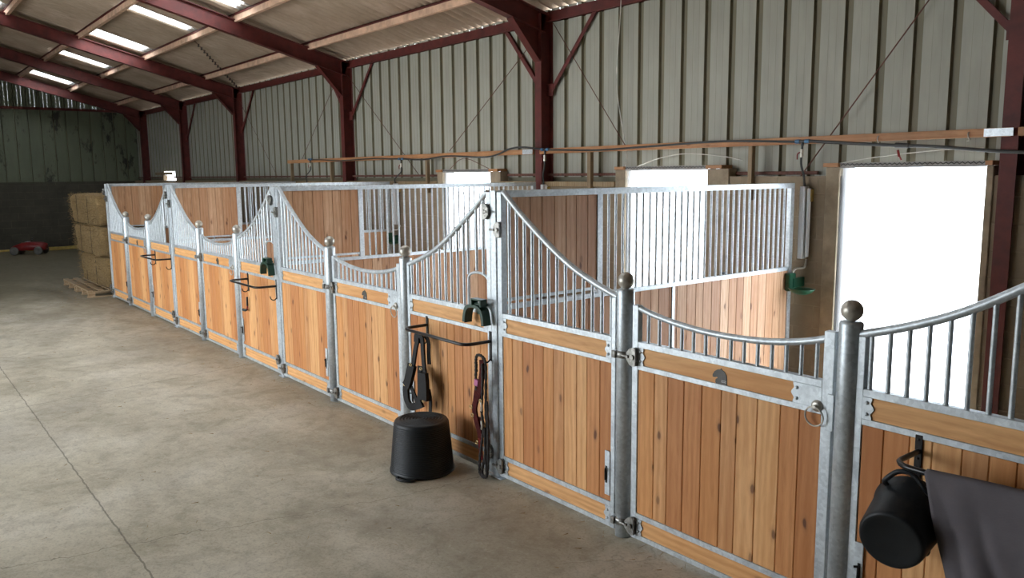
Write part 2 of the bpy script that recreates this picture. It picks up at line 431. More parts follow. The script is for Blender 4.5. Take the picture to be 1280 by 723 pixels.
# roof: corrugated sheets in rows, each row lapping over the one below
ROWS=[4.11,3.15,1.80,.46,-.88,-2.22,RY]
SKY=[(0,0,0)]
SKYL={2:[(-9.55,-9.0),(-12.25,-11.75),(-15.6,-14.86),(-19.15,-18.5),(-23.9,-23.2),(-6.2,-5.4),(-2.6,-1.8)],
      4:[(-15.9,-15.2),(-9.6,-8.9),(-3.0,-2.2)]}
PITCH=.177
def sheet(mb,x0,x1,ya,yb,dz0,dz1,step=.0147,amp=.037):
    n=max(2,int((x1-x0)/step)); vs=[]
    for i in range(n+1):
        x=x0+(x1-x0)*i/n; h=amp*math.cos(2*PI*x/PITCH)
        vs+= [(x,ya,roofz(ya)+h+dz0),(x,yb,roofz(yb)+h+dz1)]
    mb.add(vs,[(2*i,2*i+2,2*i+3,2*i+1) for i in range(n)],True)
ci=0
for r,(ya,yb) in enumerate(zip(ROWS,ROWS[1:])):
    mb=MB(); sk=SKYL.get(r,[]); 
    x=XE
    cuts=sorted(sk)
    cur=XE-.1
    for a,b in cuts+[(XN,XN)]:
        # sheets 1.05 m wide as separate islands
        u=cur
        while u<a-1e-6:
            v=min(a,u+1.05); 
            if a-v<.2: v=a
            sheet(mb,u,v,ya+.0,yb-.10,-.006,.030); u=v
        cur=b
    struct_mesh(mb,'ceiling',M['roof'])
    for a,b in cuts:
        sm=MB(); sheet(sm,a-.02,b+.02,ya+.02,yb-.12,.004,.026)
        ci+=1; struct_mesh(sm,'window_%d'%(ci+3),M['sky_sheet'])
mb=MB(); sheet(mb,XE,XN,RY,FY-.3,.022,0,.0375); struct_mesh(mb,'ceiling',M['roof'])

# purlins
for yk in (3.17,1.82,.48,-.86,-2.2,-3.1):
    z=roofz(yk)-.03
    t=thing('roof_purlin',(0,yk,z),0,
        {3.17:'dusty brown purlin nearest the eave, under the corrugated roof',1.82:'second purlin up from the eave, along the lower edge of the row of rooflights',.48:'third purlin up from the eave, along the upper edge of the row of rooflights',
         -.86:'fourth purlin up from the eave, crossing the top left corner','x':''}.get(yk,'roof purlin overhead nearest the ridge' if yk==-3.1 else 'fifth purlin up from the eave, overhead'),'purlin','roof purlins')
    MB().box(XE,XN,-.03,.04,-.135,-.012,.004).build('board',M['purlin'],t)
    MB().box(XE,XN,-.045,-.031,-.035,0).box(XE,XN,-.045,.0,-.012,0).build('red_edge_strip',M['red'],t)
eb_=MB().box(XE,XN,3.98,4.06,4.28,4.425); 
tag(eb_.box(XE,XN,3.93,4.06,4.28,4.295).build('eave_beam',M['red']),'red painted eave beam running along the top of the back cladding','beam')

# portal frames
COLX=[1.92,-4.0,-9.83,-15.65,-20.05,-24.35]
CN=['red steel column at the right edge beside the large bright doorway','dark red steel column nearest the centre, behind the near partition',
    'dark red steel column above the second partition, right of the row of rooflights','dark red steel column behind the third stall front','dark red steel column near the far end of the stall row','darkest steel column in the far corner by the end wall']
RN=['dark red roof rafter overhead at the right','thick dark red rafter meeting the centre column at the top of the picture','dark red rafter crossing in front of the bright rooflights','dark red rafter between the larger and smaller rooflights','dark red rafter beside the farthest rooflight','darkest rafter along the end wall']
def ibeam(mb,P0,P1,up,depth,width,tf=.012):
    # P0,P1 are on the upper flange line; up = unit vector away from section
    P0=Vector(P0);P1=Vector(P1);up=Vector(up).normalized(); d=(P1-P0).normalized(); sd=d.cross(up).normalized()
    def slab(a,b,hw):
        vs=[]
        for p in(P0,P1):
            for u,w in((a,-hw),(a,hw),(b,hw),(b,-hw)): vs.append(p-up*u+sd*w)
        mb.add(vs,[(0,1,2,3),(7,6,5,4),(0,4,5,1),(1,5,6,2),(2,6,7,3),(3,7,4,0)])
    slab(0,tf,width/2); slab(depth-tf,depth,width/2); slab(tf,depth-tf,.005)
def raftop(y): return 4.395+(3.9-y)*RS if y>RY else 4.395+(3.9-RY)*RS-(RY-y)*RS
for i,x in enumerate(COLX):
    c=thing('steel_column',(x,3.89,0),0,CN[i],'column','portal frame columns')
    mb=MB(); ibeam(mb,(0,.115,0),(0,.115,4.38),(0,1,0),.22,.13); mb.build('shaft',M['red'],c)
    MB().box(-.11,.11,-.15,.12,0,.015).build('base_plate',M['red'],c)
    hp=MB(); hp.prism([(-.10,3.76),(-.10,4.2),(-.58,raftop(3.31)-.26),(-.58,raftop(3.31)-.275)],-.006,.006,'x')
    a=Vector((0,-.11,3.76)); b=Vector((0,-.58,raftop(3.31)-.27)); 
    ibeam(hp,b,a,(0,.75,.66),.012,.13,.006)
    hp.build('haunch',M['red'],c)
    r=thing('roof_rafter',(x,0,0),0,RN[i],'rafter','roof rafters')
    n=Vector((0,RS,1)).normalized()
    mb=MB(); ibeam(mb,(0,3.94,raftop(3.94)),(0,RY,raftop(RY)),n,.26,.13); mb.build('beam',M['red'],r)
    n2=Vector((0,-RS,1)).normalized()
    mb=MB(); ibeam(mb,(0,RY,raftop(RY)),(0,FY+.05,raftop(FY+.05)),n2,.26,.13); mb.build('beam',M['red'],r)
    # opposite column
    c2=MB(); ibeam(c2,(0,0,0),(0,0,4.5),(0,-1,0),.34,.15); 
    if x<OX0 or x>OX1: tag(c2.build('steel_column',M['red'],None,(x,FY+.02,0)),'steel column on the side opposite the stalls','column','columns opposite the stalls')
    if i<5:
        for s in((1,-1) if i else (-1,)):
            k=thing('knee_brace',(x,3.99,0),0,'slanted red knee brace on the %s of the %s'%('right' if s>0 else 'left',['right edge','centre','third','fourth','fifth','far corner'][i]+' steel column'),'brace','knee braces to the eave beam')
            MB().strap([(s*.09,-.05,3.36),(s*.93,-.03,4.30)],.06,.006,(0,-1,0)).strap([(s*.06,-.03,3.36),(s*.90,-.01,4.30)],.05,.006,(s,0,-1)).build('angle',M['red'],k)
            MB().box(min(s*.01,s*.14),max(s*.01,s*.14),-.06,-.05,3.30,3.46).build('gusset',M['red'],k)
# bracing cables (V in every bay)
def rod(p0,p1,r,label,g='wall bracing cables'):
    tag(MB().tube([p0,p1],r,6).build('bracing_cable',M['rust']),label,'cable',g)
rod((1.62,3.93,4.35),(-.03,3.9,2.2),.006,'thin bracing cable slanting down left above the large doorway to the water tap')
rod((-3.85,3.93,4.25),(-2.45,3.9,2.56),.005,'thin bracing cable slanting right from the centre column towards the middle doorway')
rod((-4.3,3.93,4.05),(-6.35,3.9,2.62),.005,'thin rusty cable slanting left from the centre column')
rod((-9.9,3.93,4.2),(-7.3,3.9,2.25),.005,'thin cable slanting down right from the third column')
rod((-10.3,3.93,4.1),(-12.0,3.9,2.6),.005,'thin cable slanting left from the third column')
rod((-15.6,3.93,4.1),(-13.4,3.9,2.25),.005,'thin cable slanting right from the fourth column')

tr_=thing('roof_tie_rod',(-14.2,3.0,4.70),0,'diagonal roof tie rod wrapped with small dark ties, right of the rooflights','tie rod')
A_=Vector((-12.45,1.88,5.00))-Vector((-14.2,3.0,4.70)); B_=Vector((-15.80,4.0,4.42))-Vector((-14.2,3.0,4.70))
MB().tube([A_,B_],.009,6).build('rod',M['rust'],tr_)
for q in range(16):
    p_=A_+(B_-A_)*(.12+.055*q); MB().tube([p_-Vector((.02,0,.03)),p_+Vector((.02,0,.02))],.016,5).build('tie',M['rope'],tr_)
# timber rail with its posts
def rail(x0,x1,label):
    tag(MB().box(x0,x1,3.745,3.783,2.515,2.585,.003).build('timber_rail',M['timber']),label,'rail','timber rail on the columns')
rail(-12.42,-4.08,'long orange brown timber rail left of the centre column')
rail(-3.93,1.93,'long orange brown timber rail between the centre and right columns')
rail(1.99,8.5,'short end of a timber rail right of the red column')
for x,l in((1.87,'steel'),(-4.16,'steel')):
    tag(MB().box(x-.13,x+.09,3.736,3.744,2.518,2.582).build('rail_bracket',M['galv']),'galvanised bracket at the end of the timber rail by the %s column'%('right' if x>0 else 'centre'),'bracket')
for x,w,l in((-.56,.05,'pale timber post between the large and middle doorways'),(-3.0,.06,'timber post just right of the centre column'),(-6.88,.055,'timber post left of the small doorway'),(-10.42,.04,'short timber post left of the third column'),(-12.35,.05,'farthest short timber post at the end of the rail')):
    tag(MB().box(x-w/2,x+w/2,3.784,3.845,1.95,2.585,.003).build('rail_post',M['timber_v']),l,'post','posts under the timber rail')
    # bearer back to wall
for a,b in((XE,-6.62),(-4.93,-2.57),(-.86,.12)):
    tag(MB().box(a,b,3.955,3.985,2.215,2.25,.002).build('cladding_rail',M['rust']),{XE:'rusty rail under the cladding behind the far stalls',-4.93:'rusty rail under the cladding right of the centre column'}.get(a,'rusty rail under the cladding between the large and middle doorways'),'rail')

# doorways: lintel blocks, hanger rail, clear strip curtain
tag(MB().box(-23.0,-21.7,3.80,3.98,2.31,2.393,.004).build('timber_ledge',M['timber_v']),'dark timber ledge under the slit of daylight in the far back corner','board')
tag(MB().box(-22.3,-22.15,3.82,3.94,2.142,2.308,.004).build('timber_stub',M['timber_v']),'short timber stub under the slit of daylight','post')
DL=['large','middle','small']
for i,(a,b) in enumerate(OPEN):
    for (u,v) in ((a-.16,a-.005),(b+.0,b+(.06 if i==0 else .22))):
        tag(MB().box(u,v,3.80,3.99,2.287,2.325,.003).build('lintel_board',M['timber']),'reddish board end on the %s of the %s bright doorway top'%('left' if u<a else 'right',DL[i]),'board','boards at the doorway tops')
    k=thing('strip_curtain',((a+b)/2,3.86,0),0,'clear plastic strip curtain filling the %s bright doorway'%DL[i],'curtain','strip curtains in the doorways')
    w=(b-a)/2
    hr=MB().box(-w,w,-.025,-.012,2.275,2.325); wv=[]
    n=int(w*2/.045); sp_=2*w/n
    for q in range(n): 
        xx=-w+(q+.5)*2*w/n; wv+= [(xx-sp_*.25,-.029,2.300),(xx+sp_*.25,-.029,2.317)]
    hr.build('hanger_rail',M['hanger'],k); MB().tube(wv,.0045,5).build('punched_slot_wave',M['dial'],k)  # dark zigzag tube stands in for the rail's punched slots
    ns=7; sw=2*w/ns
    for q in range(ns):
        sx=-w+q*sw; yy=(.006 if q%2 else .0)
        MB().add([(sx-.015+ (sw+.03)*u/4, yy+.004*math.sin(u*PI/4), z) for z in(.03,2.28) for u in range(5)],[(u,u+1,u+6,u+5) for u in range(4)],True).build('strip',M['pvc'],k)
    fr=MB().box(a,a+(.055 if i!=1 else .03),3.90,4.0,0,2.29).box(b-.02,b,3.90,3.99,0,2.29)
    struct_mesh(fr,'door_%d'%(i+1),M['whitep'])

# ------------------------------------------------------------------ stable fronts
Z={'b0':.022,'b1':.052,'k1':.155,'r1':.188,'t0':1.088,'t1':1.118,'u0':1.222,'u1':1.258}
def planks(mb,x0,x1,z0,z1,w=.113,t=.014):
    n=max(1,round((x1-x0)/w)); W=(x1-x0)/n; rr=random.Random(int(x0*1000+z1*77))
    e=[x0+(i+ (rr.uniform(-.12,.12) if 0<i<n else 0))*W for i in range(n+1)]
    for a,b in zip(e,e[1:]): mb.box(a+.0015,b-.0015,-t,t,z0,z1,.003)
def plate(x,z0,z1,dirn,w=.045):
    # galvanised corner plate with a bracket shaped inner edge and two bolts
    zm=(z0+z1)/2; h=(z1-z0)
    e=lambda t:w+.010*math.exp(-((t-.5)/.13)**2)-.006*math.exp(-((t-.24)/.09)**2)-.006*math.exp(-((t-.76)/.09)**2)
    prof=[(0,z0)]+[(e(k/20),z0+h*k/20) for k in range(21)]+[(0,z1)]
    mb=MB().prism([(x+dirn*p,q) for p,q in prof],-.021,-.0145)
    for zz in(z0+h*.24,z1-h*.24):
        mb.lathe([(.0,.009),(.005,.008),(.0085,.004),(.009,0)],10,M=Matrix.Translation((x+dirn*(w-.022),-.021,zz))@Matrix.Rotation(PI/2,4,'X'))
    return mb
def clamp(parent,x,z,s,r=.058,loc='post'):
    # hinge clamp: band round the post, fan-shaped cheek plate and bolt
    mb=MB()
    if loc=='post': mb.lathe([(r-.006,-.022),(r+.006,-.020),(r+.006,.020),(r-.006,.022)],20,(x,0,z)).box(x-s*.05,x-s*.015,-.075,-.045,z-.022,z+.022,.004)
    px=x+s*(r if loc=='post' else .0)
    fan=[(px-s*.004,z-.022),(px+s*.022,z-.05),(px+s*.05,z-.058),(px+s*.066,z-.052),(px+s*.070,z),(px+s*.066,z+.052),(px+s*.05,z+.058),(px+s*.022,z+.05),(px-s*.004,z+.022)]
    mb.prism(fan,-.050,-.038)
    mb.prism(fan,-.030,-.022)
    mb.tube([(px+s*.045,-.06,z),(px+s*.045,-.02,z)],.016,8); mb.tube([(px+s*.012,-.066,z),(px+s*.012,-.02,z)],.010,6)
    mb.tube([(px-s*.03,-.060,z),(px+s*.012,-.055,z)],.009,6)
    return mb.build('hinge_clamp',M['clamp'],parent)

SIDE=[(.09,2.125),(.136,2.095),(.304,1.966),(.557,1.797),(.794,1.662),(1.017,1.571),(1.225,1.505)]
def side_panel(mirror,arch,label,group):
    """sloping panel; local x from the tall post (0) to the round post (1.23)"""
    root=thing('stall_side_panel',(0,0,0),0,label,'stall panel',group)
    m=-1 if mirror else 1
    curve=[(x,z) for x,z in SIDE]; sp=[(p.x,p.z) for p in spl([(x,0,z) for x,z in curve],5)]
    X=lambda x:m*x
    fr=MB()
    def bx(x0,x1,z0,z1,y=.02): fr.box(X(x0),X(x1),-y,y,z0,z1,.002)
    bx(.04,.09,.02,2.125); bx(1.19,1.225,.02,1.50)
    for a,b in(('b0','b1'),('k1','r1'),('t0','t1'),('u0','u1')): bx(.09,1.19,Z[a],Z[b])
    fr.build('frame',M['galv'],root)
    tr=MB().tube([(X(x),0,z) for x,z in sp],.0205,12); tr.build('curved_top_rail',M['galv'],root)
    pm=MB(); planks(pm,.09,1.19,Z['r1'],Z['t0'])
    if mirror: pm.v=[(-v[0],v[1],v[2]) for v in pm.v]
    pm.build('planks',M['pine'],root)
    kb=MB().box(X(.12),X(1.17),-.013,.013,Z['b1'],Z['k1'],.002); kb.build('kick_board',M['pine_h'],root)
    tb=MB().box(X(.12),X(1.17),-.013,.013,Z['t1'],Z['u0'],.002); tb.build('top_board',M['pine_h'],root)
    for z0,z1 in((Z['b1'],Z['k1']),(Z['t1'],Z['u0'])):
        plate(X(.09),z0,z1,m).build('corner_plate',M['galv'],root); plate(X(1.19),z0,z1,-m).build('corner_plate',M['galv'],root)
    n=13; ax0,ax1=.095,.35
    for i in range(n):
        x=.135+ i*(1.15-.135)/(n-1)*1.0+.02
        top=interp(sp,x); z0=Z['u1']
        if arch and x<ax1: z0=1.49+.05*math.sin(max(0,min(1,(x-ax0)/(ax1-ax0)))*PI)
        if arch and abs(x-ax1)<.03: continue
        if top-z0<.02: continue
        MB().tube([(X(x),0,z0),(X(x),0,top)],.0115,8,False).build('bar',M['galv'],root)
    if arch:
        pts=[(X(ax1),0,Z['u1']),(X(ax1),0,1.47)]+[(X(ax1-(ax1-ax0)*(1-math.cos(a))/2),0,1.47+.055*math.sin(a)) for a in [PI*k/10 for k in range(1,11)]]
        MB().tube(pts,.0105,8).build('feed_opening_arch',M['galv'],root)
        MB().tube([(X(ax1),0,1.5),(X(ax1),0,interp(sp,ax1))],.0115,8,False).build('bar',M['galv'],root)
    # sliding bolt plate low on the round-post end
    lp=MB().box(X(1.145),X(1.19),-.027,-.0205,.23,.52,.002); lp=lp.build('latch_plate',M['galv'],root)
    MB().box(X(1.155),X(1.168),-.030,-.027,.31,.42).tube([(X(1.161),-.036,.405),(X(1.176),-.05,.405)],.006,6).tube([(X(1.161),-.036,.33),(X(1.161),-.036,.405)],.006,6).build('bolt_slot',M['black'],lp)
    return root

def door():
    root=thing('stall_door',(0,0,0),0,'','stall door','stall doors')
    L_,R_=1.365,2.66
    fr=MB()
    def bx(x0,x1,z0,z1,y=.02): fr.box(x0,x1,-y,y,z0,z1,.002)
    bx(L_,L_+.045,.02,1.475); bx(R_-.055,R_,.02,1.50)
    for a,b in(('b0','b1'),('k1','r1'),('t0','t1'),('u0','u1')): bx(L_+.045,R_-.055,Z[a],Z[b])
    fr.build('frame',M['galv'],root)
    sp=[(p.x,p.z) for p in spl([(x,0,z) for x,z in((1.39,1.462),(1.52,1.43),(1.70,1.402),(1.85,1.388),(2.0,1.383),(2.15,1.386),(2.3,1.397),(2.47,1.424),(2.63,1.465))],4)]
    MB().tube([(x,0,z) for x,z in sp],.018,12).build('curved_top_rail',M['galv'],root)
    n=14
    for i in range(n):
        x=1.475+i*(2.56-1.475)/(n-1)
        MB().tube([(x,0,Z['u1']),(x,0,interp(sp,x))],.0105,8,False).build('bar',M['galv'],root)
    pm=MB(); planks(pm,L_+.045,R_-.055,Z['r1'],Z['t0'],.118); pm.build('planks',M['pine'],root)
    MB().box(L_+.06,R_-.075,-.013,.013,Z['b1'],Z['k1'],.002).build('kick_board',M['pine_h'],root)
    MB().box(L_+.06,R_-.20,-.013,.013,Z['t1'],Z['u0'],.002).build('top_board',M['pine_h'],root)
    for z0,z1 in((Z['b1'],Z['k1']),(Z['t1'],Z['u0'])): plate(L_+.045,z0,z1,1).build('corner_plate',M['galv'],root)
    plate(R_-.055,Z['b1'],Z['k1'],-1).build('corner_plate',M['galv'],root)
    plate(R_-.055,Z['t1'],Z['u0'],-1,.155).build('latch_cover_plate',M['galv'],root)
    MB().box(R_-.022,R_+.012,-.028,-.0205,1.02,1.20,.002).build('strike_plate',M['galv'],root)
    kx,kz=2.585,1.128
    rg=MB().lathe([(.0,.016),(.018,.015),(.028,.008),(.030,0)],20,M=Matrix.Translation((kx,-.021,kz))@Matrix.Rotation(PI/2,4,'X')).tube([(kx,-.02,kz),(kx,-.055,kz)],.009,10)
    hd=rg.build('latch_boss',M['steel'],root)
    MB().tube([(kx+.048*math.sin(a),-.047-.004*math.cos(a),kz-.048+.048*math.cos(a)) for a in [2*PI*k/28 for k in range(28)]],.0045,8,closed=True).build('pull_ring',M['steel'],hd)
    # horse-head emblem cut from dark plate
    ex,ez=2.003,1.122
    hp=[(-.040,.004),(-.045,.045),(-.038,.066),(-.020,.082),(.004,.088),(.010,.096),(.020,.086),(.038,.074),(.048,.052),(.050,.0),(.048,-.001),(-.012,0),(-.022,.014),(-.020,.026),(-.006,.036),(-.004,.044),(-.018,.042),(-.032,.050),(-.028,.046),(-.040,.030)]
    hp=[(-.046,.052),(-.034,.072),(-.016,.084),(.002,.088),(.008,.095),(.014,.087),(.032,.078),(.044,.058),(.047,.034),(.047,.0),(-.020,.0),(-.028,.010),(-.026,.026),(-.012,.038),(-.018,.041),(-.034,.036),(-.046,.038)]
    MB().prism([(ex+x,ez-.006+z*.95) for x,z in hp],-.0165,-.0132).build('horse_head_emblem',M['emblem'],root)
    MB().box(ex+.012,ex+.044,-.0172,-.0166,ez+.018,ez+.0195).box(ex+.012,ex+.044,-.0172,-.0166,ez+.010,ez+.0115).build('emblem_lines',M['rail_s'],root)
    return root

def round_post(label,group):
    root=thing('stall_round_post',(0,0,0),0,label,'post',group)
    MB().lathe([(.0,0),(.054,0),(.054,1.548),(.052,1.556),(.042,1.562),(.0,1.562)],28).build('tube',M['galv'],root)
    pr=[(.0,1.56),(.016,1.56),(.016,1.575)]
    c,r=1.612,.050
    for k in range(2,25): a=-PI/2+PI*k/24; pr.append((r*math.cos(a),c+r*math.sin(a)))
    MB().lathe(pr,28).build('ball_finial',M['steel'],root)
    return root
def tall_post(label,group):
    root=thing('stall_corner_post',(0,0,0),0,label,'post',group)
    MB().box(-.032,.034,-.026,.04,0,2.135,.003).build('upright',M['galv'],root)
    MB().box(-.075,.075,-.04,.06,0,.008,.002).build('foot_plate',M['galv'],root)
    clamp(root,-.032,1.985,-1,loc='f'); clamp(root,.034,1.86,1,loc='f'); clamp(root,-.032,.185,-1,loc='f'); clamp(root,.034,.11,1,loc='f')
    return root

ORD=['nearest','second','third','farthest']
SN=['nearest stall','second stall','third stall','farthest stall']
lp=side_panel(False,False,'','sloping panels left of the stall doors'); rp=side_panel(True,True,'','sloping panels right of the stall doors'); dr=door()
r1=round_post('','round stall posts'); tpst=tall_post('','tall square stall posts')
# hinges of the door hang on the left post
clamp(r1,0,1.165,1); clamp(r1,0,.105,1)
r2=round_post('','round stall posts')
items=[(lp,0,'sloping barred panel left of the door, %s'),(rp,4,'sloping barred panel with feed opening right of the door, %s'),(dr,0,'timber and steel door with curved top and ring latch of the %s'),
       (r1,1.29,'round ball-topped post on the hinge side of the %s door'),(r2,2.727,'round ball-topped post on the ring side of the %s door'),(tpst,0,'tall square galvanised post left of the %s')]
for proto,ox,lab in items:
    for i in range(4):
        o=proto if i==0 else copy_tree(proto)
        o.location=(ox-4*i,0,0); o['label']=lab%SN[i] if 'door' not in lab.split('%s')[-1] else lab%SN[i].split(',')[0].split(' at ')[0].split(' from')[0].split(' beside')[0]

# ------------------------------------------------------------------ partitions (local x runs to the back wall)
def partition():
    root=thing('stall_partition',(0,0,0),PI/2,'','stall partition','partitions between the stalls')
    fr=MB()
    bx=lambda x0,x1,z0,z1,y=.02: fr.box(x0,x1,-y,y,z0,z1,.002)
    bx(.045,3.72,2.085,2.135,.025); bx(.045,.085,0,2.085); bx(1.0,1.06,1.30,2.085); bx(3.665,3.72,0,2.085,.025)
    bx(.085,3.665,1.262,1.30); bx(.085,3.665,.04,.075); bx(.085,1.0,1.325,1.35,.015)
    fr.build('frame',M['galv'],root)
    MB().box(1.91,1.945,-.022,.022,.075,1.262).build('centre_batten',M['galv'],root)
    pm=MB(); planks(pm,.085,1.0,1.35,2.085,.115); pm.build('upper_planks',M['pine_in'],root)
    pm=MB(); planks(pm,.085,3.665,.075,1.262,.118); pm.build('lower_planks',M['pine_in'],root)
    n=31
    for i in range(n):
        x=1.06+(i+1)*(3.665-1.06)/(n+1)
        MB().tube([(x,0,1.30),(x,0,2.085)],.011,8,False).build('bar',M['galv'],root)
    return root
pt=partition()
PN=['partition of the nearest stall, ending at the green water bowl','second partition, ending behind the near one','third partition, far behind the stall fronts','farthest partition at the end of the row, beside the hay']
for i in range(4):
    o=pt if i==0 else copy_tree(pt)
    o.location=(-4*i,0,0); o['label']='timber and barred '+PN[i]
# small dark square tag clipped on near partition rail
tag(MB().box(-.03,-.02,2.66,2.70,1.302,1.325).build('rail_clip',M['dial']),'tiny dark clip on the middle rail of the near barred partition','clip')

# ------------------------------------------------------------------ tack bars
def tack_bar():
    root=thing('tack_bar',(0,0,0),0,'','rack','black tack bars on the stall fronts')
    for x in(-.925,-.055):
        b=MB().box(x-.016,x+.016,-.023,-.0145,.88,1.105,.002)
        for z in(1.085,1.0): b.lathe([(0,.004),(.006,.003),(.007,0)],8,M=Matrix.Translation((x,-.023,z))@Matrix.Rotation(PI/2,4,'X'))
        b.build('wall_plate',M['black'],root)
        MB().tube(spl([(x,-.024,.895),(x,-.05,.875),(x,-.085,.885),(x,-.10,.92)],4),.006,7).build('hook',M['black'],root)
    z=1.03; d=-.25
    pts=[(-.925,-.02,z),(-.925,-.15,z),(-.925,d+.08,z)]+[(-.925+.08*(1-math.cos(a)),d+.08-.08*math.sin(a),z) for a in(.4,.8,1.2,PI/2)]+[(-.49,d,z)]+[(-.055-.08*(1-math.cos(a)),d+.08-.08*math.sin(a),z) for a in(PI/2,1.2,.8,.4)]+[(-.055,d+.08,z),(-.055,-.15,z),(-.055,-.02,z)]
    MB().tube(pts,.0125,10).build('bar',M['black'],root)
    return root
tb=tack_bar()
for i,(x,l) in enumerate(((0,'black U-shaped tack bar holding halters beside the upturned tub'),(-4,'empty black tack bar above the small red handled tool, third stall'),(-8,'farthest empty black tack bar'),(4,'black tack bar under the grey blanket at the right'))):
    o=tb if i==0 else copy_tree(tb); o.location=(x,0,0); o['label']=l

# ------------------------------------------------------------------ saddle rests hooked over the rail
def saddle_rest():
    root=thing('saddle_rest',(0,0,0),0,'','rack','green saddle rests on the stall fronts')
    cx=-.145
    for y0,y1,s in((-.20,-.145,0),(-.09,-.035,.0)):
        pts=[(cx-.135,1.16),(cx-.128,1.21),(cx-.11,1.262),(cx-.08,1.29),(cx-.03,1.302),(cx+.03,1.302),(cx+.08,1.29),(cx+.11,1.262),(cx+.128,1.21),(cx+.135,1.16)]
    pts=spl([(x,0,z) for x,z in pts],3)
    MB().strap([(p.x,-.11,p.z) for p in pts],.075,.016,(0,0,0) if False else (0,-1,0)) 
    arch=MB(); out=[(p.x,p.z) for p in pts]; inn=[(cx+(x-cx)*.80,z-.022 if i not in(0,len(pts)-1) else z) for i,(x,z) in enumerate(out)]
    arch.prism(out+inn[::-1],-.115,-.045); arch.build('arched_body',M['green'],root)
    MB().box(cx-.02,cx+.11,-.10,-.05,1.30,1.318,.004).box(cx-.02,cx+.0,-.12,-.06,1.295,1.345,.003).box(cx+.09,cx+.11,-.12,-.06,1.295,1.345,.003).box(cx-.02,cx+.11,-.12,-.06,1.338,1.35,.003).build('handle',M['green'],root)
    MB().box(cx-.05,cx+.05,-.035,-.024,1.22,1.29).box(cx-.05,cx+.05,-.035,.028,1.265,1.275).build('rail_hook',M['green'],root)
    return root
sr=saddle_rest()
for i,(x,l) in enumerate(((0,'dark green plastic saddle rest hooked over the rail above the halters'),(-4,'smaller looking dark green saddle rest farther away on the third stall front'))):
    o=sr if i==0 else copy_tree(sr); o.location=(x,0,0); o['label']=l

# ------------------------------------------------------------------ upturned rubber tub
t=thing('rubber_tub',(-.50,-.36,0),0,'black rubber tub standing upside down on the concrete in front of the halters','tub')
pr=[(.243,0),(.25,.006),(.25,.02),(.238,.026)]
for k in range(26):
    z=.03+k*.0135; r=.240-.032*(k/25.0); pr+= [(r,z),(r+.0035,z+.003),(r+.0035,z+.008),(r,z+.0115)] if True else []
pr+=[(.207,.385),(.201,.396),(.188,.402)]
for k in range(7): r=.172-k*.024; pr+=[(r,.402),(r-.004,.408),(r-.010,.408),(r-.014,.402)]
pr+=[(0,.402)]
ob=MB().lathe(pr,56).build('tub_body',M['rubber'],t)
for a in(-1.05,2.09):
    dx,dy=math.cos(a),math.sin(a)
    MB().tube(spl([(dx*.245-dy*.075,dy*.245+dx*.075,.012),(dx*.285-dy*.06,dy*.285+dx*.06,.014),(dx*.305,dy*.305,.016),(dx*.285+dy*.06,dy*.285-dx*.06,.014),(dx*.245+dy*.075,dy*.245-dx*.075,.012)],5),.011,8).build('handle',M['rubber'],t)

# ------------------------------------------------------------------ black halter hanging from the left hook
h=thing('black_halter',(-.885,-.085,.175),0,'black padded leather halter hanging on the left end of the tack bar behind the tub','halter')
def S(pts): return spl(pts,5)
MB().strap(S([(-.045,-.03,.90),(-.055,-.04,.82),(-.075,-.045,.70),(-.085,-.05,.62)]),0.046,0.014).strap(S([(.0,-.02,.985),(-.035,-.03,.97),(-.045,-.03,.90)]),0.065,0.020).build('headpiece',M['leather'],h)
MB().strap(S([(.0,-.02,.985),(.035,-.03,.94),(.045,-.035,.84),(.06,-.04,.72),(.09,-.05,.60)]),0.043,0.014).strap(S([(.03,0,.98),(.075,0,.92),(.075,0,.80),(.095,-.01,.70)]),0.041,0.010).build('cheek_strap',M['leather'],h)
MB().strap(S([(-.085,-.055,.66),(-.11,-.06,.56),(-.15,-.06,.45),(-.17,-.065,.42)]),0.090,0.031).build('padded_noseband',M['leather'],h)
MB().strap([(.075,-.06,.62),(.082,-.06,.54),(.085,-.06,.46),(.083,-.06,.34)],0.109,0.033).build('padded_cheek',M['leather'],h)
MB().strap(S([(-.17,-.06,.42),(-.19,-.055,.36),(-.17,-.06,.27),(-.10,-.07,.22),(-.01,-.075,.25),(.07,-.07,.30)]),0.072,0.020).strap(S([(-.20,-.04,.42),(-.215,-.04,.34),(-.21,-.04,.22)]),0.032,0.010).strap(S([(-.12,-.05,.42),(-.07,-.05,.34),(-.03,-.05,.27)]),0.043,0.010).strap(S([(-.01,-.03,.66),(.0,-.04,.50),(.01,-.05,.36),(-.03,-.05,.27)]),0.058,0.014).strap(S([(.11,-.03,.45),(.13,-.03,.35),(.12,-.03,.20)]),0.032,0.010).build('straps',M['leather'],h)
for x,z in((-.085,.665),(.065,.66),(-.155,.425),(.09,.33),(-.185,.43)):
    MB().tube([(x+.016*math.cos(a),-.072,z+.014*math.sin(a)) for a in[2*PI*k/12 for k in range(12)]],.0035,6,closed=True).build('buckle',M['brass'],h)
h.scale=(1.06,1,.80)
MB().tube([(-.03,.0,.96),(.02,-.03,.99)],.006,6).build('hook_pin',M['black'],h)

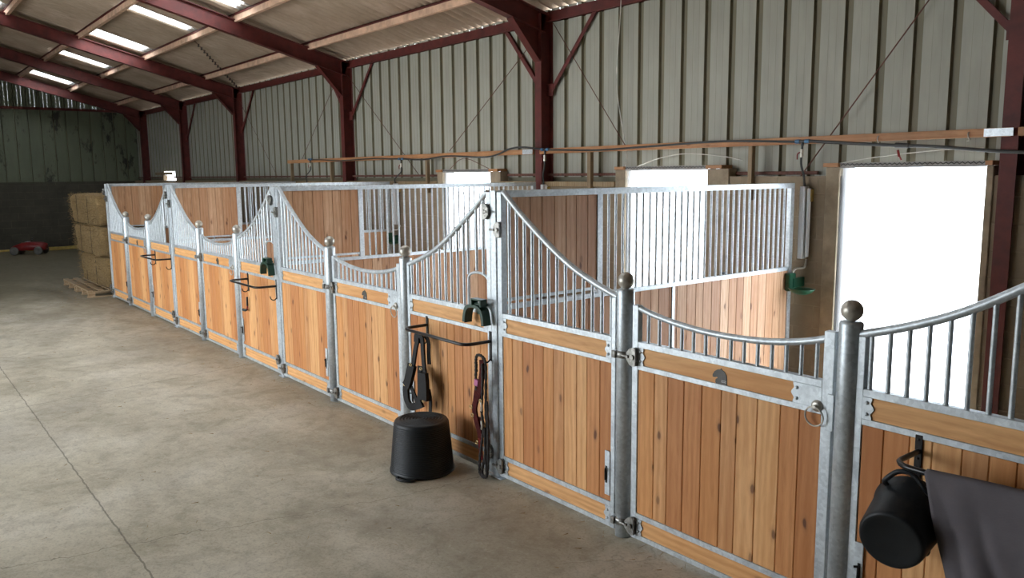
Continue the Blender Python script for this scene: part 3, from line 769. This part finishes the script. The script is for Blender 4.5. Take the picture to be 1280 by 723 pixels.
# maroon halter with dark lead rope on the right hook
h=thing('maroon_halter',(-.055,-.085,0),0,'maroon webbing halter hanging on the right end of the tack bar by the tall post','halter')
MB().strap(S([(.0,-.015,.90),(.005,-.02,.80),(-.015,-.03,.68),(-.03,-.035,.60)]),0.051,0.014).strap(S([(-.06,-.01,.74),(-.085,-.015,.64),(-.10,-.02,.52),(-.075,-.025,.44),(-.03,-.03,.36),(.0,-.03,.30)]),0.032,0.010).strap(S([(-.03,-.035,.64),(-.065,-.04,.54),(-.055,-.04,.46),(-.01,-.04,.36),(.0,-.04,.31)]),0.051,0.014).build('webbing',M['maroon'],h)
MB().strap(S([(-.07,.0,.45),(-.06,.0,.32),(-.055,.0,.22),(-.05,.0,.12)]),0.043,0.007).build('hanging_strap',M['redp'],h)
MB().strap([(-.045,-.03,.745),(-.052,-.032,.70)],0.042,0.018).build('pink_sleeve',M['pink'],h)
for x,z in((-.10,.53),(.02,.60),(-.035,.27),(-.085,.47)):
    MB().tube([(x+.016*math.cos(a),-.05,z+.013*math.sin(a)) for a in[2*PI*k/12 for k in range(12)]],.0035,6,closed=True).build('buckle',M['brass'],h)
rp_=thing('lead_rope',(-.055,-.085,0),0,'dark braided lead rope looped down to the floor beside the maroon halter','rope')
def twist(pts,r=.0105):
    P=spl(pts,8); out=[]
    for i,p in enumerate(P): out.append(p)
    return MB().tube(out,r,7,rr=[r*(1+.22*math.sin(i*2.1)) for i in range(len(out))])
twist([(-.065,-.02,.80),(-.07,-.02,.88),(-.045,-.025,.93),(.02,-.025,.93),(.05,-.02,.88),(.05,-.02,.70),(.045,-.02,.50),(.06,-.02,.30),(.02,-.03,.12),(.0,-.03,.04),(.05,-.03,.02),(.06,-.02,.10),(.07,-.02,.35),(.06,-.02,.60)]).build('rope_strand',M['rope'],rp_)
twist([(.03,-.035,.88),(.035,-.04,.70),(.02,-.04,.52),(.04,-.04,.40),(.01,-.04,.26),(-.02,-.035,.12),(-.03,-.03,.04),(.02,-.035,.015),(.055,-.03,.04),(.045,-.03,.2),(.05,-.035,.4)]).build('rope_strand',M['rope'],rp_)
twist([(-.065,-.02,.86),(-.075,-.02,.76),(-.07,-.02,.66)]).build('rope_strand',M['rope'],rp_)
for z in(.56,.42): MB().tube([(.03,-.05,z+.03),(.045,-.055,z),(.03,-.05,z-.03)],.009,7).build('snap_hook',M['steel'],rp_)

# small red and black hoof pick hanging on third stall
k=thing('hoof_pick',(-4.93,-.03,0),0,'small black and red handled tool hanging under the tack bar of the third stall','tool')
MB().tube([(.0,-.01,.81),(.0,-.012,.70)],.013,8).build('grip',M['black'],k)
MB().tube([(.0,-.012,.70),(-.005,-.014,.66)],.011,8).build('collar',M['redp'],k)
MB().tube(spl([(-.005,-.014,.66),(-.03,-.03,.645),(-.07,-.045,.65)],4),.016,8).build('head',M['black'],k)

# ------------------------------------------------------------------ hanging black bucket + blanket at right
k=thing('feed_bucket',(3.08,-.06,.93),0,'black rubber feed bucket hanging by its handle beside the grey blanket','bucket')
cbase=Vector((.07,-.325,-.18)); crim=Vector((.03,-.06,-.125)); ax=(cbase-crim).normalized(); L=(cbase-crim).length
rot=ax.to_track_quat('Z','Y').to_matrix().to_4x4(); Mx=Matrix.Translation(crim)@rot
MB().lathe([(.148,.0),(.156,.0),(.158,.012),(.150,.02),(.132,L-.02),(.126,L-.004),(.117,L),(.104,L-.004),(0,L-.004)],40,M=Mx).lathe([(.148,0),(.124,L-.02),(0,L-.02)],40,M=Mx).build('bucket_body',M['rubber'],k)
up=Vector((0,0,1)); u=(up-ax*up.dot(ax)).normalized(); sd=ax.cross(u)
rc=crim+ax*.03
MB().tube(spl([rc+ax*.03+u*.13-sd*.085,rc+ax*.06+u*.165-sd*.08,rc+ax*.05+u*.215-sd*.03,rc+ax*.05+u*.215+sd*.03,rc+ax*.06+u*.165+sd*.08,rc+ax*.03+u*.13+sd*.085],6),.011,9).build('handle',M['rubber'],k)
MB().tube(spl([rc-u*.14-sd*.07,rc-u*.185-sd*.065,rc-u*.205,rc-u*.185+sd*.065,rc-u*.14+sd*.07],6),.011,9).build('handle',M['rubber'],k)

def blanket():
    nx,nz=46,60; x0,x1=3.215,3.93; vs=[];fs=[]
    prof=[]  # back drop, over bar, front drop
    n=nz
    for j in range(n+1):
        s=j/n*1.30-.35   # arc position; 0 = bar
        for i in range(nx+1):
            f=i/nx; x=x0+(x1-x0)*f
            if s<0: y=-.25+.026; z=1.032+s
            elif s<.05: a=s/.05*PI; y=-.25+.026*math.cos(a); z=1.032+.014*math.sin(a)
            else: y=-.276; z=1.032-(s-.05)
            d=max(0,abs(s)-.03)
            wob=.018*math.sin(f*11+z*3)*min(1,d*3)+.012*math.sin(f*23+z*7+1)*min(1,d*3)+.010*math.sin(z*16+f*6)*min(1,d*2)
            sagx=.27*d*(1-f)
            vs.append((x+sagx,y-abs(wob) if s>0 else y+abs(wob)*.5,z+.02*math.sin(min(1,f*1.6)*PI/2)))
    for j in range(n):
        for i in range(nx): a=j*(nx+1)+i; fs.append((a,a+1,a+nx+2,a+nx+1))
    return MB().add(vs,fs,True)
bl=blanket().build('horse_blanket',M['blanket']); tag(bl,'grey fleece blanket draped over the tack bar in the lower right corner','blanket')
md=bl.modifiers.new('t','SOLIDIFY'); md.thickness=.006

# ------------------------------------------------------------------ water supply
def drop(x,i,tx,tz):
    ln=['nearest stall','second stall','third stall','farthest stall'][i]
    w=thing('water_bowl',(x+.13,3.66,1.09),0,'green drinking bowl on the block wall of the '+ln,'bowl','green drinking bowls')
    prf=[(.0,-.055),(.05,-.05),(.09,-.03),(.115,0),(.120,.006),(.110,.004),(.085,-.024),(.04,-.04),(0,-.042)]
    b=MB().lathe(prf,28,M=Matrix.Diagonal((1.15,.95,1,1))); b.build('basin',M['bowl'],w)
    MB().box(-.16,-.10,-.05,.06,-.03,.15,.01).box(-.13,-.09,.0,.20,.0,.10,.008).build('valve_box',M['bowl'],w)
    MB().tube(spl([(-.12,.02,.15),(-.11,.06,.19),(-.06,.12,.20),(-.07,.17,.24),(-.07,.18,.28)],5),.012,8).build('feed_pipe',M['steel'],w)
    c=thing('pipe_cover',(x+.035,3.80,0),0,'pale upright cover over the water pipe on the wall of the '+ln,'pipe cover','pipe covers')
    MB().box(-.03,.02,-.045,.045,1.38,2.10,.004).build('channel',M['whitep'],c)
    MB().tube([(.05,.0,1.40),(.05,.0,2.08)],.019,10).build('clear_sleeve',M['whitep'],c)
    MB().box(.03,.07,-.006,.046,1.95,2.07).build('yellow_label',M['hose'],c)
    p=thing('drop_pipe',(tx,3.722,tz-2.515),0,'black drop pipe with red handled tap above the pipe cover of the '+ln,'pipe','drop pipes')
    MB().tube(spl([(.0,0,2.49),(.0,-.005,2.40),(-.005,.0,2.30),(x+.03-tx,.06,2.17),(x+.03-tx,.078,2.515-tz+2.09)],6),.011,8).build('pipe',M['pipe'],p)
    MB().tube([(.0,-.003,2.44),(.0,-.003,2.36)],.018,8).build('tap_body',M['steel'],p)
    MB().tube(spl([(-.01,-.02,2.41),(-.035,-.022,2.39),(-.037,-.02,2.34)],4),.007,6).build('tap_handle',M['redp'],p)
    tp=thing('pipe_tee',(tx,3.722,tz),0,'blue collared pipe fitting above the '+ln,'fitting','pipe fittings')
    for s in(-1,1): MB().tube([(s*.03,0,0),(s*.075,0,0)],.020,12).build('collar',M['blue'],tp)
    MB().tube([(-.04,0,0),(.04,0,0)],.015,10).tube([(0,0,0),(0,0,-.04)],.014,10).build('tee_body',M['black'],tp)
drop(.05,0,.086,2.539); drop(-3.93,1,-3.79,2.571); drop(-7.93,2,-7.57,2.52); drop(-11.6,3,-11.21,2.58)
def pipe(pts,r,l): tag(MB().tube(spl(pts,8),r,10).build('water_pipe',M['pipe']),l,'pipe')
pipe([(8.5,3.70,2.36),(5,3.70,2.35),(2.9,3.70,2.37),(2.04,3.71,2.385),(1.36,3.71,2.45),(.95,3.715,2.475),(.16,3.722,2.539)],.0155,'black water pipe running from the right edge to the blue fitting')
pipe([(-.0,3.722,2.539),(-.9,3.728,2.575),(-1.8,3.728,2.555),(-2.76,3.728,2.535),(-3.3,3.728,2.55),(-3.72,3.72,2.565)],.012,'dark pipe fixed along the timber rail between the two blue fittings')
pipe([(-3.86,3.72,2.575),(-4.23,3.70,2.615),(-4.54,3.71,2.60),(-4.92,3.72,2.515),(-5.3,3.725,2.50),(-6.17,3.728,2.535),(-6.88,3.728,2.495),(-7.5,3.722,2.52)],.013,'sagging black pipe left of the centre column')
pipe([(-7.64,3.722,2.52),(-8.6,3.728,2.545),(-9.83,3.72,2.53),(-10.6,3.728,2.56),(-11.15,3.722,2.575)],.011,'farthest dark pipe along the timber rail')
tag(MB().tube([(1.02,3.713,2.472),(1.14,3.713,2.464)],.024,10).build('pipe_coupling',M['pipe']),'thicker coupling on the black water pipe above the large doorway','fitting')
tag(MB().tube(spl([(-2.55,3.9,5.0),(-2.6,3.93,4.2),(-2.66,3.93,3.4),(-2.55,3.93,2.8),(-2.45,3.9,2.5),(-2.42,3.85,2.3)],6),.006,6).build('white_cable',M['whitec']),'white cable hanging down the cladding above the middle doorway','cable')
tag(MB().tube(spl([(-2.3,3.88,2.31),(-1.9,3.9,2.42),(-1.5,3.9,2.46),(-1.0,3.9,2.42),(-.7,3.85,2.37)],6),.005,6).build('white_cable',M['whitec']),'thin pale wire arching over the middle doorway','cable')
tag(MB().tube(spl([(.35,3.84,2.31),(.75,3.85,2.37),(1.3,3.85,2.42),(1.7,3.85,2.43)],6),.005,6).build('white_cable',M['whitec']),'thin pale wire rising over the large doorway','cable')
tag(MB().tube(spl([(-6.35,3.9,2.33),(-5.95,3.9,2.5),(-5.3,3.9,2.33)],3),.005,6).build('white_cable',M['rust']),'thin wire tented over the small doorway','cable')
for x in(.84,1.62): tag(MB().tube(spl([(x,3.745,2.56),(x,3.73,2.545),(x+.01,3.715,2.52),(x+.02,3.715,2.495),(x+.0,3.715,2.485)],4),.006,6).build('screw_hook',M['steel']),'screw hook on the timber rail, %s above the large doorway'%('left one' if x<1 else 'right one'),'hook')
tag(MB().tube([(.98,3.84,2.43),(1.0,3.83,2.37)],.012,6).tube([(1.0,3.83,2.38),(1.02,3.83,2.34)],.007,6).build('twine_knot',M['redp']),'small red twine knot hanging above the large doorway','twine')

# ------------------------------------------------------------------ hay bales and pallets
def pallet(x0,x1,y0,y1,label):
    root=thing('wooden_pallet',((x0+x1)/2,(y0+y1)/2,0),0,label,'pallet','pallets under the hay')
    w=(x1-x0)/2; d=(y1-y0)/2
    n=7
    for i in range(n):
        y=-d+.05+i*(2*d-.1)/(n-1)
        MB().box(-w,w,y-.045,y+.045,.118,.14,.002).build('deck_board',M['pallet'],root)
    for x in(-w+.05,0,w-.05):
        MB().box(x-.05,x+.05,-d,d,.095,.117,.002).build('stringer',M['pallet'],root)
        for y in(-d+.07,0,d-.07): MB().box(x-.05,x+.05,y-.06,y+.06,.021,.094,.002).build('block',M['pallet'],root)
        MB().box(x-.05,x+.05,-d,d,0,.020,.002).build('bottom_board',M['pallet'],root)
pallet(-13.36,-12.2,-.42,.78,'wooden pallet sticking out from under the hay, next to the end post')
pallet(-14.62,-13.45,-.42,.78,'wooden pallet at the far end under the hay')
def bale(x0,x1,y0,y1,z0,z1,seed,label):
    rr=random.Random(seed)
    root=thing('hay_bale',((x0+x1)/2,(y0+y1)/2,z0),0,label,'hay bale','stacked hay bales')
    w,d,h=(x1-x0)/2,(y1-y0)/2,z1-z0
    bm=bmesh.new(); bmesh.ops.create_cube(bm,size=1)
    bmesh.ops.subdivide_edges(bm,edges=bm.edges[:],cuts=22,use_grid_fill=True)
    from mathutils import noise as mn
    for v in bm.verts:
        p=Vector((v.co.x*2*w,v.co.y*2*d,(v.co.z+.5)*h))
        q=Vector((v.co.x,v.co.y,v.co.z)); e=1-.05*max(0,(abs(q.x)*2)**8+(abs(q.y)*2)**8+(abs(q.z)*2)**8-1)
        p.x*=e; p.y*=e; p.z=h/2+(p.z-h/2)*e
        nn=mn.noise_vector(p*3+Vector((seed,0,0)))*.045+mn.noise_vector(p*11+Vector((seed,3,0)))*.022
        v.co=p+Vector((nn.x,nn.y,nn.z*.5))
        v.co.z=max(0.0,min(h,v.co.z))
    MB().bm(bm,True).build('bale_body',M['hay'],root)
    st=MB()
    for _ in range(2600):
        f=rr.random()
        if f<.5: p=Vector((rr.uniform(-w,w),-d,rr.uniform(.02,h))); n=Vector((0,-1,0))
        elif f<.75: p=Vector((w*rr.choice((1,-1)),rr.uniform(-d,d),rr.uniform(.02,h))); n=Vector((math.copysign(1,p.x),0,0))
        else: p=Vector((rr.uniform(-w,w),rr.uniform(-d,d),h-.02)); n=Vector((0,0,1))
        t=Vector((rr.gauss(0,1),rr.gauss(0,1),rr.gauss(0,.7))); t-=n*t.dot(n)*.75; t.normalize(); L=rr.uniform(.03,.11)
        s=t.cross(n).normalized()*.0022; p=p+n*rr.uniform(-.015,.02)
        if p.z<.02: continue
        q=p+t*L+n*rr.uniform(0,.035); q.z=min(h+(.04 if seed==3 else -.004),max(.008,q.z)); p.z=min(p.z,h-.006 if seed<3 else h)
        st.add([p-s,p+s,q+s,q-s],[(0,1,2,3)])
    so=st.build('loose_stalks',M['hay'],root); so['kind']='stuff'
    for tx in(w*.4,-w*.4): MB().tube([(tx,-d-.012,.03),(tx,-d-.012,h-.03)],.004,5).build('baling_twine',M['rope'],root)
bale(-14.40,-12.20,-.10,.95,.141,.73,1,'bottom hay bale of the stack, resting on the pallets')
bale(-14.55,-12.20,-.14,.95,.735,1.33,2,'middle hay bale of the stack of three')
bale(-14.66,-12.19,-.16,.95,1.335,1.93,3,'top hay bale of the stack of three')

# red wheeled machine by the end wall
k=thing('pedal_car',(-23.25,.16,0),math.radians(62),'small red wheeled toy car parked in the dark by the end wall','toy car')
body=MB()
secs=[(-.62,.12,.16,.26),(-.5,.20,.14,.34),(-.25,.25,.14,.44),(.0,.27,.14,.47),(.2,.26,.14,.46),(.45,.24,.14,.45),(.6,.20,.16,.40)]
vs=[];fs=[]
for x,w,z0,z1 in secs:
    for a in range(12):
        t=2*PI*a/12; cx_=math.copysign(abs(math.cos(t))**.6,math.cos(t)); sz=math.copysign(abs(math.sin(t))**.6,math.sin(t))
        vs.append((x,w*cx_,(z0+z1)/2+(z1-z0)/2*sz))
for i in range(len(secs)-1):
    for a in range(12): b=(a+1)%12; fs.append((i*12+a,i*12+b,(i+1)*12+b,(i+1)*12+a))
fs+=[tuple(range(12)),tuple(len(vs)-12+a for a in range(12))]
body.add(vs,fs,True).build('body',M['redp'],k)
MB().box(-.10,.02,-.14,.14,.467,.475,.003).build('white_marking',M['whitep'],k)
for x in(-.42,.42):
    for s in(-1,1):
        wm=MB().lathe([(.05,-.055),(.13,-.055),(.15,-.03),(.15,.03),(.13,.055),(.05,.055),(.04,.045),(0,.045)],22,M=Matrix.Translation((x,s*.33,.15))@Matrix.Rotation(-s*PI/2,4,'X'))
        wl=wm.build('wheel',M['tyre'],k)
    MB().tube([(x,-.3,.15),(x,.3,.15)],.02,8).build('axle',M['black'],k)
MB().tube([(.1,0,.45),(.12,0,.56)],.012,6).tube([(.12+.0,.09*math.cos(a),.58+.09*math.sin(a)*.4) for a in[2*PI*q/14 for q in range(14)]],.012,6,closed=True).build('steering_wheel',M['black'],k)
k.scale=(.78,.78,.8)
# yellow hoses along the end wall foot
for i,(l,pts) in enumerate((('yellowish hose lying along the foot of the end wall, left piece',[(-24.9,-1.5,.02),(-24.7,-.6,.02),(-25.0,.2,.02),(-24.8,.8,.02)]),('yellowish hose lying between the toy car and the hay',[(-24.6,.3,.02),(-24.2,1.0,.02),(-24.5,1.8,.02),(-24.1,2.6,.02)]),('second yellowish hose behind the toy car near the hay',[(-25.1,.6,.02),(-24.9,1.3,.02),(-25.2,2.0,.02),(-24.9,3.0,.02)]))):
    tag(MB().tube(spl(pts,8),.035,8).build('yellow_hose',M['hose']),l,'hose','hoses by the end wall')
# timber plank lying on end wall foot: loose straw on the floor
st=MB(); rr=random.Random(5)
for _ in range(900):
    f=rr.random()
    if f<.35: x,y=rr.uniform(-12,3),-abs(rr.gauss(0,.12))-.03
    elif f<.6: x,y=rr.gauss(-13,1.0),rr.gauss(-.7,.25)
    else: x,y=rr.uniform(-12,2),rr.uniform(-4,-.1)
    a=rr.uniform(0,PI); L=rr.uniform(.01,.05)*(1.5 if rr.random()<.1 else 1); w=.0012
    dx,dy=math.cos(a)*L,math.sin(a)*L; ox,oy=-math.sin(a)*w,math.cos(a)*w; z=.003
    st.add([(x-ox,y-oy,z),(x+ox,y+oy,z),(x+dx+ox,y+dy+oy,z+rr.uniform(0,.006)),(x+dx-ox,y+dy-oy,z)],[(0,1,2,3)])
tag(st.build('loose_straw',M['hay']),'loose bits of straw scattered on the concrete floor','straw',kind='stuff')

# ------------------------------------------------------------------ light
w=bpy.data.worlds.new('World'); bpy.context.scene.world=w; w.use_nodes=True
bg=w.node_tree.nodes['Background']; wn=w.node_tree; tc=wn.nodes.new('ShaderNodeTexCoord'); sx=wn.nodes.new('ShaderNodeSeparateXYZ'); wn.links.new(tc.outputs['Generated'],sx.inputs[0])
mr=wn.nodes.new('ShaderNodeMapRange'); wn.links.new(sx.outputs[1],mr.inputs[0])
for k_,v_ in zip((1,2,3,4),(-.4,.6,2.9,5.6)): mr.inputs[k_].default_value=v_
wn.links.new(mr.outputs[0],bg.inputs[1]); bg.inputs[0].default_value=(.87,.935,1,1)
def portal(loc,rot,sx,sy):
    l=bpy.data.lights.new('portal','AREA'); l.shape='RECTANGLE'; l.size=sx; l.size_y=sy; l.cycles.is_portal=True
    o=bpy.data.objects.new('daylight_portal',l); C.objects.link(o); o.location=loc; o.rotation_euler=rot
portal(((OX0+OX1)/2,FY-.25,OZ/2),(PI/2,0,0),OX1-OX0,OZ)
for a,b in OPEN: portal(((a+b)/2,4.08,1.15),(-PI/2,0,0),b-a,2.3)
for r_,L_ in SKYL.items():
    ya,yb=ROWS[r_],ROWS[r_+1]; ym=(ya+yb)/2
    for a,b in L_: portal(((a+b)/2,ym,roofz(ym)+.12),(-math.atan(RS),0,0),b-a,ya-yb)

# ------------------------------------------------------------------ camera
cx,cy,cz,yaw,pt_,rl,fpx=4.6662,-3.5379,2.2568,.9028,.1415,-.0097,1016.0179
f=Vector((-math.sin(yaw)*math.cos(pt_),math.cos(yaw)*math.cos(pt_),-math.sin(pt_)))
rt=Vector((math.cos(yaw),math.sin(yaw),0)); up=rt.cross(f); c,s=math.cos(rl),math.sin(rl)
R_=rt*c+up*s; U_=up*c-rt*s
cam=bpy.data.cameras.new('Camera'); co=bpy.data.objects.new('Camera',cam); C.objects.link(co)
co.matrix_world=Matrix(((R_.x,U_.x,-f.x,cx),(R_.y,U_.y,-f.y,cy),(R_.z,U_.z,-f.z,cz),(0,0,0,1)))
cam.sensor_width=36; cam.lens=fpx*36/1280; cam.clip_end=300
sc=bpy.context.scene; sc.camera=co
sc.view_settings.view_transform='Standard'; sc.view_settings.look='None'; sc.view_settings.gamma=1; sc.view_settings.use_curve_mapping=False
sc.view_settings.exposure=1.76
sc.cycles.max_bounces=10; sc.cycles.diffuse_bounces=6; sc.cycles.transparent_max_bounces=16
